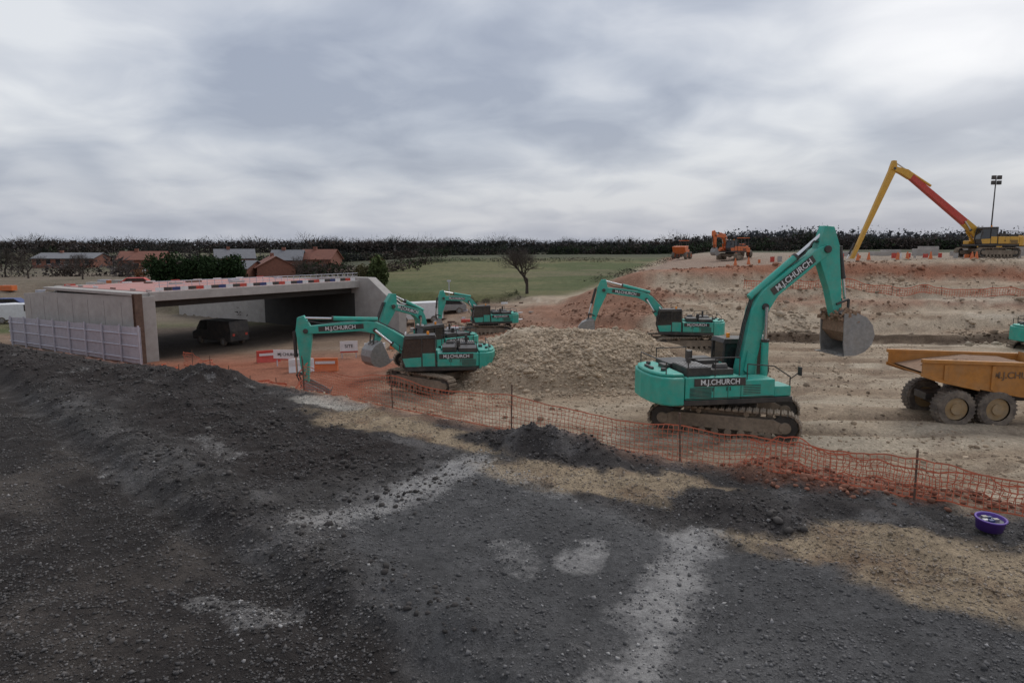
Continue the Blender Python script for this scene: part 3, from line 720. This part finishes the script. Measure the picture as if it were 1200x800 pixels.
car('dark_van',(float(_p[0]),float(_p[1]),-.33),R(150),BLACK,True)
def dumper(loc,yaw):
    root=empty('site_dumper',loc); M=RZ(yaw); mb=MB()
    for wx in(-1,1):
        for sy in(-1,1): wheel(mb,wx,sy*.85,.5,.5,.4,M,ORANGE)
    mb.build('wheels',root); mb=MB()
    mb.prism([(.2,.8),(1.2,.7),(1.9,1.7),(.1,1.8)],-.9,.9,ORANGE,M); mb.box(-1.6,0,-.6,.6,.7,1.3,ORANGE,M); mb.build('skip',root,.04)
    mb=MB()
    for a in(-1.3,-.4):
        for b in(-.5,.5): mb.cyl((a,b,1.3),(a,b,2.5),.04,BLACK,M,6)
    mb.box(-1.4,-.3,-.6,.6,2.5,2.58,ORANGE,M); mb.build('canopy',root)
dumper(at(23.8,94,.05),R(240))
dumper(at(29.8,88,.05),R(100))

# ---------------------------------------------------------------- bridge
BM=Matrix(((ba[0],bb[0],0,BA[0]),(ba[1],bb[1],0,BA[1]),(0,0,1,0),(0,0,0,1)))
br=empty('underpass_bridge')
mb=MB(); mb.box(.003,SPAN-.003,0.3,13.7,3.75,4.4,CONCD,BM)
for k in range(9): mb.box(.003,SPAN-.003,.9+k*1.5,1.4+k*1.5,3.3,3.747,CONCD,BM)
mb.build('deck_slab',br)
mb=MB(); mb.box(-.3,SPAN+.3,-.15,.296,3.82,4.46,CONC,BM); mb.box(-.3,SPAN+.3,13.704,14.1,3.82,4.46,CONC,BM); mb.build('edge_beams',br,.03)
mb=MB(); mb.box(.1,SPAN-.1,.33,13.67,4.404,4.44,DECKRED,BM); mb.build('deck_surface',br)
def wallprism(mb,x0,x1,prof,m):
    n=len(prof); vs=[(x0,p[0],p[1]) for p in prof]+[(x1,p[0],p[1]) for p in prof]
    fs=[list(range(n)),list(range(2*n-1,n-1,-1))]+[(i,n+i,n+(i+1)%n,(i+1)%n) for i in range(n)]
    mb.add(vs,fs,m,BM)
mb=MB(); wallprism(mb,-1.0,0,[(-.2,-1),(18,-1),(18,3.75),(14.2,4.0),(-.2,4.2)],CONC)
mb.box(-1.12,.0,.0,14,4.203,4.42,CONC,BM)
mb.build('left_abutment',br,.03)
mb=MB(); wallprism(mb,SPAN,SPAN+1.0,[(-5.0,-1),(30,-1),(30,1.5),(14.3,4.3),(1.0,4.75),(-1.3,4.75),(-5.0,2.2)],CONC); mb.build('right_abutment',br,.03)
mb=MB(); mb.box(SPAN-.02,SPAN-.005,.5,13.9,-.6,3.29,CONCD,BM); mb.box(.005,.02,.8,13.9,-.6,3.29,CONCD,BM); mb.build('shade_painted_inner_faces',br)  # thin dark skins that paint the tunnel shade onto the abutment walls
mb=MB()
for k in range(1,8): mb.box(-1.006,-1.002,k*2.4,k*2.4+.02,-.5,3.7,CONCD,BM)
mb.build('wall_joints',br)
mb=MB(); mb.box(-1.45,-1.15,-.5,-.2,-.4,4.4,RUST,BM); mb.box(-1.55,-1.05,-.53,-.50,-.4,4.4,RUST,BM); mb.box(-1.55,-1.05,-.2,-.17,-.4,4.4,RUST,BM); mb.build('steel_pile',br)
mb=MB()
x0=.2;k=0
while x0<SPAN-.6:
    m=[WHITE,BLACK,BLUE,WHITE,BLACK,REDP][k%6]; mb.box(x0,x0+.56,-.02,.04,4.50,4.50+.24,m,BM); mb.box(x0+.26,x0+.29,-.01,.02,4.46,5.15,GALV,BM); x0+=.60;k+=1
x0=.6
while x0<13.3:
    mb.box(.2,.26,x0,x0+.7,4.46,4.46+random.uniform(.08,.16),[CONC,RUST,WHITE,CONC][k%4],BM); x0+=2.0+random.uniform(0,1);k+=1
x0=.2
while x0<SPAN:
    mb.box(x0,x0+.8,13.4,13.5,4.46,4.58,[WHITE,REDP,CONC,WHITE][k%4],BM); x0+=1.8+random.uniform(0,.8);k+=1
for q_ in range(9):
    xx=random.uniform(1,18);yy=random.uniform(1,12); mb.box(xx,xx+random.uniform(.4,1.3),yy,yy+.5,4.443,4.443+random.uniform(.06,.2),[CONC,RUST,CONC,GALV][q_%4],BM)
mb.build('deck_barriers',br)
mb=MB()
mb.cyl((0.1,-.05,5.16),(SPAN-.1,-.05,5.16),.025,GALV,BM,6); mb.cyl((0.1,-.05,4.92),(SPAN-.1,-.05,4.92),.018,GALV,BM,6)
mb.build('deck_handrail',br)
fe=empty('steel_panel_fence'); mb=MB()
n=165
for i in range(n):
    yy=-1.6+i*(18.8/n); xx=-1.9-.6*i/n; p=BM@Vector((xx,yy,0)); z0=gz(p.x,p.y)
    h=2.6-.3*i/n
    mb.box(xx-.015,xx+.015,yy,yy+.084,z0+.15,z0+h,GALV,BM)
    if i%20==0: mb.box(xx-.14,xx-.05,yy,yy+.1,z0-.1,z0+h+.12,GALV,BM)
for zz in(.45,1.3,2.1):
    a=BM@Vector((-1.95,-1.6,0)); b=BM@Vector((-2.55,17.2,0)); mb.cyl((a.x,a.y,gz(a.x,a.y)+zz),(b.x,b.y,gz(b.x,b.y)+zz*.9),.04,GALV,n=6)
mb.build('panels',fe)
def sign(name,x,y,yaw,w,h,zb,txt):
    s_=empty(name,at(x,y)); M=RZ(yaw); mb=MB(); mb.box(-w/2,w/2,-.02,.02,zb,zb+h,WHITE,M)
    for a in(-w*.4,w*.4): mb.box(a-.03,a+.03,.023,.07,0,zb+h,GALV,M)
    mb.box(-w/2,w/2,-.024,-.021,zb,zb+h*.12,REDP,M)
    mb.build('panel',s_); text(txt,h*.4,M@T(0,-.03,zb+h*.55)@RX(R(90)),BLACK,s_)
sign('site_sign',-14.3,42,R(-8),2.0,.65,.45,'MJ CHURCH')
sign('site_sign',-11.4,46,R(15),1.2,.8,.4,'SITE')
def barrier(x,y,yaw,m):
    s_=empty('road_barrier',at(x,y)); mb=MB(); M=RZ(yaw)
    mb.prism([(-.25,0),(.25,0),(.12,.35),(.08,.8),(-.08,.8),(-.12,.35)],-.75,.75,m,M@RZ(pi/2)); mb.box(-.6,.6,-.13,-.125,.45,.62,WHITE,M); mb.build('body',s_,.03)
for i,(x_,y_,w_) in enumerate([(-13,40.5,.3),(-11.6,40.8,.1),(-16.5,44.5,.5),(-10,48,.2),(-8.5,50,0)]): barrier(x_,y_,w_,[WHITE,ORANGE,REDP][i%3])

bl=empty('plateau_barrier_line'); mb=MB()
for k in range(50):
    x_=26+k*.75+random.uniform(-.15,.15); y_=71+random.uniform(-.8,.8)+(x_-25)*.05
    if random.random()<.3: continue
    z_=gz(x_,y_); mb.box(x_,x_+random.uniform(.15,.45),y_,y_+.2,z_,z_+random.uniform(.3,.6),[ORANGE,WHITE,REDP,CONC,REDP][k%5])
for k in range(12):
    x_=22+k*2.2+random.uniform(-.5,.5);y_=64+random.uniform(0,4);z_=gz(x_,y_); mb.cyl((x_,y_,z_),(x_,y_,z_+.75),.2,ORANGE,n=8,r2=.04)
mb.build('barriers',bl)
pb=empty('precast_concrete_stack'); mb=MB()
for k in range(16):
    x_=38+k*2.6;y_=86+random.uniform(-2,2);z_=gz(x_,y_); mb.box(x_,x_+2.1,y_,y_+1.2,z_,z_+random.uniform(.5,1.4),CONC)
mb.build('blocks',pb,.03)
lt=empty('lighting_mast',at(56.8,80)); mb=MB()
mb.cyl((0,0,0),(0,0,9.2),.09,BLACK,n=8,r2=.06); mb.box(-1,1,-.7,.7,.3,1.3,YELLOW); mb.build('mast',lt)
mb=MB()
for a in(-.5,.15):
    for b in(8.4,9.0): mb.box(a,a+.42,-.2,.1,b,b+.45,BLACK)
mb.build('lamp_heads',lt,.02)
lp=empty('street_lamp',at(-6.8,72)); mb=MB(); mb.cyl((0,0,0),(0,0,2.8),.05,GALV,n=8); mb.box(-.2,.2,-.1,.1,2.8,2.95,GALV); mb.build('pole',lp)

tb=empty('purple_tub',at(8.1,10.75,.0)); tb.scale=(.82,.82,.66)
def lathe(mb,prof,m,n=28,M=None):
    vs=[];fs=[];k=len(prof)
    for i in range(n):
        a=2*pi*i/n
        for r,zz in prof: vs.append((r*math.cos(a),r*math.sin(a),zz))
    for i in range(n):
        for j in range(k-1): fs.append((i*k+j,((i+1)%n)*k+j,((i+1)%n)*k+j+1,i*k+j+1))
    mb.add(vs,fs,m,M)
mb=MB(); lathe(mb,[(.0,.02),(.24,.02),(.27,.29),(.29,.30),(.29,.33),(.255,.33),(.25,.3),(.2,.06),(.0,.05)],PURPLE,M=RX(R(6))); mb.build('bucket_shell',tb,smooth=True)
mb=MB(); mb.cyl((0,0,.06),(0,0,.25),.2,SLATE,r2=.24,n=20)
for k in range(6):
    a=k*1.1; mb.box(.1*math.cos(a)-.05,.1*math.cos(a)+.05,.1*math.sin(a)-.04,.1*math.sin(a)+.04,.25,.28+.02*(k%3),[WHITE,BLUE,STEEL][k%3])
mb.build('contents',tb)

# ---------------------------------------------------------------- buildings
def house(name,x,y,yaw,w,d,h,rh,wall,roof):
    r_=empty(name,at(x,y,-.2)); M=RZ(yaw); mb=MB(); mb.box(-w/2,w/2,-d/2,d/2,0,h,wall,M)
    vs=[(-w/2,-d/2,h),(-w/2,d/2,h),(-w/2,0,h+rh),(w/2,-d/2,h),(w/2,d/2,h),(w/2,0,h+rh)]
    mb.add(vs,[(0,1,2),(3,5,4)],wall,M); mb.build('walls',r_)
    mb=MB()
    for sy in(-1,1):
        e=.4; a=(0,h+rh+.05); b=(sy*(d/2+e),h-rh*e/(d/2)+.05)
        vs=[(-w/2-.3,a[0],a[1]),(w/2+.3,a[0],a[1]),(w/2+.3,b[0],b[1]),(-w/2-.3,b[0],b[1])]
        vs+= [(v[0],v[1],v[2]+.12) for v in vs]
        mb.add(vs,[(0,1,2,3),(4,7,6,5),(0,4,5,1),(2,6,7,3),(1,5,6,2),(0,3,7,4)],roof,M)
    mb.box(-w*.2,-w*.2+.7,-.3,.3,h+rh-.4,h+rh+.7,wall,M); mb.build('roof',r_)
    mb=MB(); k=-w/2+1
    while k<w/2-1.2: mb.box(k,k+1.0,-d/2-.02,-d/2-.003,.9,2.0,GLASS,M); mb.box(k-.06,k+1.06,-d/2-.04,-d/2-.022,.82,.9,WHITE,M); k+=2.2
    mb.box(.2,1.0,-d/2-.02,-d/2-.003,0,.8,WHITE,M); mb.build('windows',r_); return r_
house('brick_house',-43.5,122,R(-62),7,6.5,2.0,1.8,BRICK,ROOF)
house('barn',-49.5,120,R(-10),8,6,1.8,1.2,BRICK,SLATE)
house('brick_house',-46,138,R(8),6,6,3.0,1.8,BRICK,SLATE)
house('brick_house',-62,150,R(25),8,6,3.0,1.8,BRICK,SLATE)
house('brick_house',-40,140,R(-8),7,6,3.0,1.8,BRICK,ROOF)
house('brick_house',-80,146,R(12),9,6,2.8,1.6,BRICK,ROOF)
house('farm_shed',-108,165,R(5),14,9,2.2,1.2,BRICK,SLATE)

# ---------------------------------------------------------------- trees
TM=attrmat('twigs_and_foliage',.95,(),.3,.1)
def clumps(name,trees,solid=False):
    V=[];C=[]
    for (x_,y_,h,w,n,c,kind) in trees:
        z0=float(ground_h(np.array([x_]),np.array([y_]),False)[0])-.3
        u=rng.normal(size=(n,3)); u/=np.linalg.norm(u,axis=1)[:,None]; rad=rng.uniform(.15,1,n)**.5
        nl=6; lob=rng.uniform(-1,1,(nl,3))*np.array([.6,.6,.4]); k=rng.integers(0,nl,n)
        P=u*rad[:,None]*rng.uniform(.35,.75,(nl,1))[k]+lob[k]
        if kind=='bush': cz=.42;hz=.5
        else: cz=.55;hz=.45
        P=P*np.array([w/2,w/2,h*hz])+np.array([x_,y_,z0+h*cz]); P[:,2]=np.maximum(P[:,2],z0+.1+rng.uniform(0,.15,n)*h)
        big=np.ones(n)
        if solid:
            m=n//3; P[:m,2]=z0+rng.uniform(0,.62,m)*h; P[:m,0]=x_+rng.uniform(-.75,.75,m)*w; big[:m]=2.3
        if kind=='bare' :
            d=P-np.array([x_,y_,z0+h*.2]); d/=np.linalg.norm(d,axis=1)[:,None]; d+=rng.normal(size=(n,3))*.45
            ln=h*rng.uniform(.06,.18,n)[:,None]; s_=rng.normal(size=(n,3)); s_/=np.linalg.norm(s_,axis=1)[:,None]; s_*=h*.009*(big[:,None]**2)
            tri=np.stack([P-s_,P+s_,P+d*ln],1)
        else:
            a=rng.normal(size=(n,3)); a/=np.linalg.norm(a,axis=1)[:,None]; b=np.cross(a,rng.normal(size=(n,3))); b/=np.linalg.norm(b,axis=1)[:,None]
            s_=rng.uniform(.4,1.2,n)[:,None]*h*.045*big[:,None]; tri=np.stack([P-a*s_,P+a*s_,P+b*s_*1.3],1)
        tw=h*.014
        tr=np.array([[[x_-tw,y_,z0],[x_+tw,y_,z0],[x_,y_,z0+h*.8]],[[x_,y_-tw,z0],[x_,y_+tw,z0],[x_,y_,z0+h*.8]]])
        V.append(tri);V.append(tr)
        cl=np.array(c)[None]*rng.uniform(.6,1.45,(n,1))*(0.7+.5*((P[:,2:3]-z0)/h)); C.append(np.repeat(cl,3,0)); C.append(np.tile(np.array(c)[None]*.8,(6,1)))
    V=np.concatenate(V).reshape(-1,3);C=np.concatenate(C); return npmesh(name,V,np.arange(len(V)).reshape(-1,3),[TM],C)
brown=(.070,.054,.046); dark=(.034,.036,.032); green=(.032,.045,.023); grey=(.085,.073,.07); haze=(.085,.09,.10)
L_=[]
def rowt(x0,x1,y0,y1,n,h0,h1,cs,kinds=('bare',),w=(.7,1.1),cnt=260):
    ph=random.uniform(0,9)
    for i in range(n):
        t=i/max(1,n-1)+random.uniform(-.4,.4)/n
        xx=x0+(x1-x0)*t
        g=.5+.5*math.sin(t*17+ph)*math.sin(t*41+ph*2)
        h=(h0+(h1-h0)*random.random()*(.35+.65*g)); kd=random.choice(kinds)
        L_.append((xx,y0+(y1-y0)*t+random.uniform(-5,5),h,h*random.uniform(*w),cnt,random.choice(cs),kd))
rowt(-60,20,190,205,90,2.8,5.0,[dark,green,brown,dark],('bush','bare','bush'),(1.0,1.8),280)
rowt(20,95,210,230,90,3.2,5.8,[dark,green,dark,brown],('bush','bush','bare'),(1.0,1.7),280)
rowt(-80,150,270,330,200,5.0,8.8,[brown,grey,dark,dark],('bare','bush'),(1.0,1.6),300)
rowt(70,330,300,380,180,7,12,[brown,grey,dark,green],('bare','bush'),(1.0,1.6),280)
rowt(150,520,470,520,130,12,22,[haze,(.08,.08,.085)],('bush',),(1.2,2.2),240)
rowt(-420,-30,330,280,210,6,10,[brown,grey,dark],('bare','bush'),(1.0,1.6),280)
rowt(-230,-44,185,170,110,3.6,6.8,[brown,grey,dark,green],('bare','bare','bush'),(.8,1.4),260)
rowt(-150,-54,120,130,40,3.2,6.0,[brown,grey,brown],('bare','bush'),(.9,1.3),320)
rowt(-30,-56,118,138,22,2.5,5.2,[brown,grey,green],('bush','bare'),(1.0,1.6),320)
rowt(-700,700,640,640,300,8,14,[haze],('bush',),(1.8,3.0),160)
rowt(-26,24,138,144,60,1.0,1.8,[green,brown,dark],('bush',),(1.3,2.2),130)
rowt(-28,-16,75,140,26,1.6,3.6,[brown,green],('bush','bare'),(1.0,1.6),280)
rowt(10,42,92,150,34,.9,2.0,[brown,dark],('bush','bare'),(1.2,2),150)
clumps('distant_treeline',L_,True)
hd=[(-52+i*1.15+random.uniform(-.3,.3),100+random.uniform(-.8,.8),5.4+random.uniform(-.5,.3),3.6,1600,(.026,.045,.018),'bush') for i in range(10)]
clumps('evergreen_hedge',hd)
clumps('conifer_bush',[(-15.6,78,5.6,2.6,2600,(.07,.09,.035),'bush'),(-17.4,79,4.0,2.4,1500,(.10,.09,.045),'bush')])
clumps('scrub_bushes',[(random.uniform(-30,2),random.uniform(70.5,74),random.uniform(.4,1.3),random.uniform(.8,2),300,random.choice([brown,(.10,.08,.04),green]),'bush') for i in range(40)])
clumps('orange_beech_bush',[(-62,112,3.2,3.0,700,(.17,.085,.045),'bush'),(-26,130,3,3,700,(.15,.08,.045),'bush')])
def bare_tree(name,x_,y_,h,depth=7,seed=1,lean=0):
    rr=random.Random(seed); mb=MB(); z0=gz(x_,y_)-.1
    def br_(p,d,l,r,k):
        q=p+d*l; mb.cyl(p,q,r,BARK,n=5 if k>4 else 3,r2=r*.7,cap=False)
        if k==0: return
        for i in range(3):
            ax=Vector((rr.uniform(-1,1),rr.uniform(-1,1),rr.uniform(-.3,.7))).normalized()
            nd=(d*.75+ax*rr.uniform(.5,.95)).normalized(); nd.z=max(nd.z,-.1); nd.normalize()
            br_(p.lerp(q,rr.uniform(.55,1.0)),nd,l*rr.uniform(.7,.9),r*.60,k-1)
    br_(Vector((x_,y_,z0)),Vector((lean,0,1)).normalized(),h*.22,h*.026,depth); return mb.build(name)
bare_tree('bare_tree',1.7,75,8.0,7,4)
for (x_,y_,h_,s_) in [(-72,112,6.4,5),(-62,108,6.0,8),(-84,116,7,9),(-33,104,5.6,10),(-94,124,7.5,12),(-78,100,5.6,15)]: bare_tree('bare_tree',x_,y_,h_,6,s_)

lc=empty('stacked_materials'); mb=MB()
for k in range(60):
    x_=random.uniform(-75,-42);y_=random.uniform(60,100);z_=gz(x_,y_);s_=random.uniform(.3,1.2)
    mb.box(x_,x_+s_*1.6,y_,y_+s_,z_-.05,z_+s_*.6,random.choice([WHITE,CONC,BLUE,RUST,GALV,ORANGE,SOILM,SOILM]),None)
mb.build('piles',lc)
lc=empty('stacked_materials'); mb=MB()
for k in range(34):
    x_=random.uniform(-13,3);y_=random.uniform(58,70);z_=gz(x_,y_);s_=random.uniform(.2,.6)
    mb.box(x_,x_+s_*2,y_,y_+s_,z_-.05,z_+s_*.6,random.choice([WHITE,CONC,BLUE,RUST,GALV,REDP]),None)
mb.build('piles',lc)

# ---------------------------------------------------------------- sky / light
w=bpy.data.worlds.new('World'); scene.world=w; w.use_nodes=True; nt=w.node_tree; N=nt.nodes; Lk=nt.links; N.clear()
out=N.new('ShaderNodeOutputWorld'); bg=N.new('ShaderNodeBackground'); Lk.new(bg.outputs[0],out.inputs[0])
sky=N.new('ShaderNodeTexSky'); sky.sky_type='NISHITA'; sky.sun_disc=False; sky.sun_elevation=R(48); sky.sun_rotation=R(35); sky.air_density=1.5; sky.dust_density=2
tc=N.new('ShaderNodeTexCoord'); sp=N.new('ShaderNodeSeparateXYZ'); Lk.new(tc.outputs['Generated'],sp.inputs[0])
def math_(op,a,b=None):
    n=N.new('ShaderNodeMath'); n.operation=op
    for i,vv in enumerate((a,b)):
        if vv is None: continue
        if isinstance(vv,(int,float)): n.inputs[i].default_value=vv
        else: Lk.new(vv,n.inputs[i])
    return n.outputs[0]
zc=math_('ADD',math_('MAXIMUM',sp.outputs['Z'],0.0),.22)
cb=N.new('ShaderNodeCombineXYZ'); Lk.new(math_('DIVIDE',sp.outputs['X'],zc),cb.inputs[0]); Lk.new(math_('DIVIDE',sp.outputs['Y'],zc),cb.inputs[1])
def noise(sc,det,rough,off):
    mp=N.new('ShaderNodeMapping'); mp.inputs['Location'].default_value=off; Lk.new(cb.outputs[0],mp.inputs[0])
    n=N.new('ShaderNodeTexNoise'); n.inputs['Scale'].default_value=sc; n.inputs['Detail'].default_value=det; n.inputs['Roughness'].default_value=rough; n.inputs['Distortion'].default_value=.4
    Lk.new(mp.outputs[0],n.inputs['Vector']); return n.outputs['Fac']
f=math_('ADD',math_('MULTIPLY',noise(.9,3,.5,(3.1,1.7,0)),.66),math_('MULTIPLY',noise(2.6,5,.5,(7.1,2.2,3)),.34))
cr=N.new('ShaderNodeValToRGB'); Lk.new(f,cr.inputs[0]); e=cr.color_ramp.elements
e[0].position=.38;e[0].color=(.36,.40,.50,1); e[1].position=.61;e[1].color=(.80,.82,.86,1)
m_=e.new(.46);m_.color=(.49,.53,.62,1); m_=e.new(.53);m_.color=(.63,.66,.73,1)
hz=N.new('ShaderNodeMapRange'); Lk.new(sp.outputs['Z'],hz.inputs[0]); hz.inputs[1].default_value=0; hz.inputs[2].default_value=.18; hz.inputs[3].default_value=.6; hz.inputs[4].default_value=0
mh=N.new('ShaderNodeMixRGB'); Lk.new(hz.outputs[0],mh.inputs[0]); Lk.new(cr.outputs[0],mh.inputs[1]); mh.inputs[2].default_value=(.43,.46,.54,1)
sd=Vector((math.sin(R(33))*math.cos(R(17)),math.cos(R(33))*math.cos(R(17)),math.sin(R(17))))
dp_=N.new('ShaderNodeVectorMath'); dp_.operation='DOT_PRODUCT'; Lk.new(tc.outputs['Generated'],dp_.inputs[0]); dp_.inputs[1].default_value=sd
sr=N.new('ShaderNodeMapRange'); Lk.new(dp_.outputs['Value'],sr.inputs[0]); sr.inputs[1].default_value=.985; sr.inputs[2].default_value=1; sr.inputs[3].default_value=0; sr.inputs[4].default_value=.75
ma=N.new('ShaderNodeMixRGB'); Lk.new(math_('MULTIPLY',sr.outputs[0],math_('MULTIPLY',f,1.9)),ma.inputs[0]); Lk.new(mh.outputs[0],ma.inputs[1]); ma.inputs[2].default_value=(1.1,1.09,1.1,1)
sm=N.new('ShaderNodeMixRGB'); sm.blend_type='MULTIPLY'; sm.inputs[0].default_value=1; Lk.new(sky.outputs[0],sm.inputs[1]); sm.inputs[2].default_value=(.09,.09,.09,1)
fm=N.new('ShaderNodeMixRGB'); fm.inputs[0].default_value=.12; Lk.new(ma.outputs[0],fm.inputs[1]); Lk.new(sm.outputs[0],fm.inputs[2])
Lk.new(fm.outputs[0],bg.inputs[0]); bg.inputs[1].default_value=1.0
sl=bpy.data.lights.new('sun','SUN'); sl.energy=1.5; sl.angle=R(40); sl.color=(1,.97,.93); so=link(bpy.data.objects.new('sun',sl))
d=Vector((math.sin(R(35))*math.cos(R(48)),math.cos(R(35))*math.cos(R(48)),math.sin(R(48)))); so.rotation_euler=d.to_track_quat('Z','Y').to_euler()

# ---------------------------------------------------------------- camera
cam=bpy.data.cameras.new('camera'); cam.lens=23.4; cam.sensor_width=36; cam.clip_end=5000; cam.clip_start=.1
co=link(bpy.data.objects.new('camera',cam)); co.location=(0,0,CAMZ); co.rotation_euler=(R(90-8.03),0,0); scene.camera=co
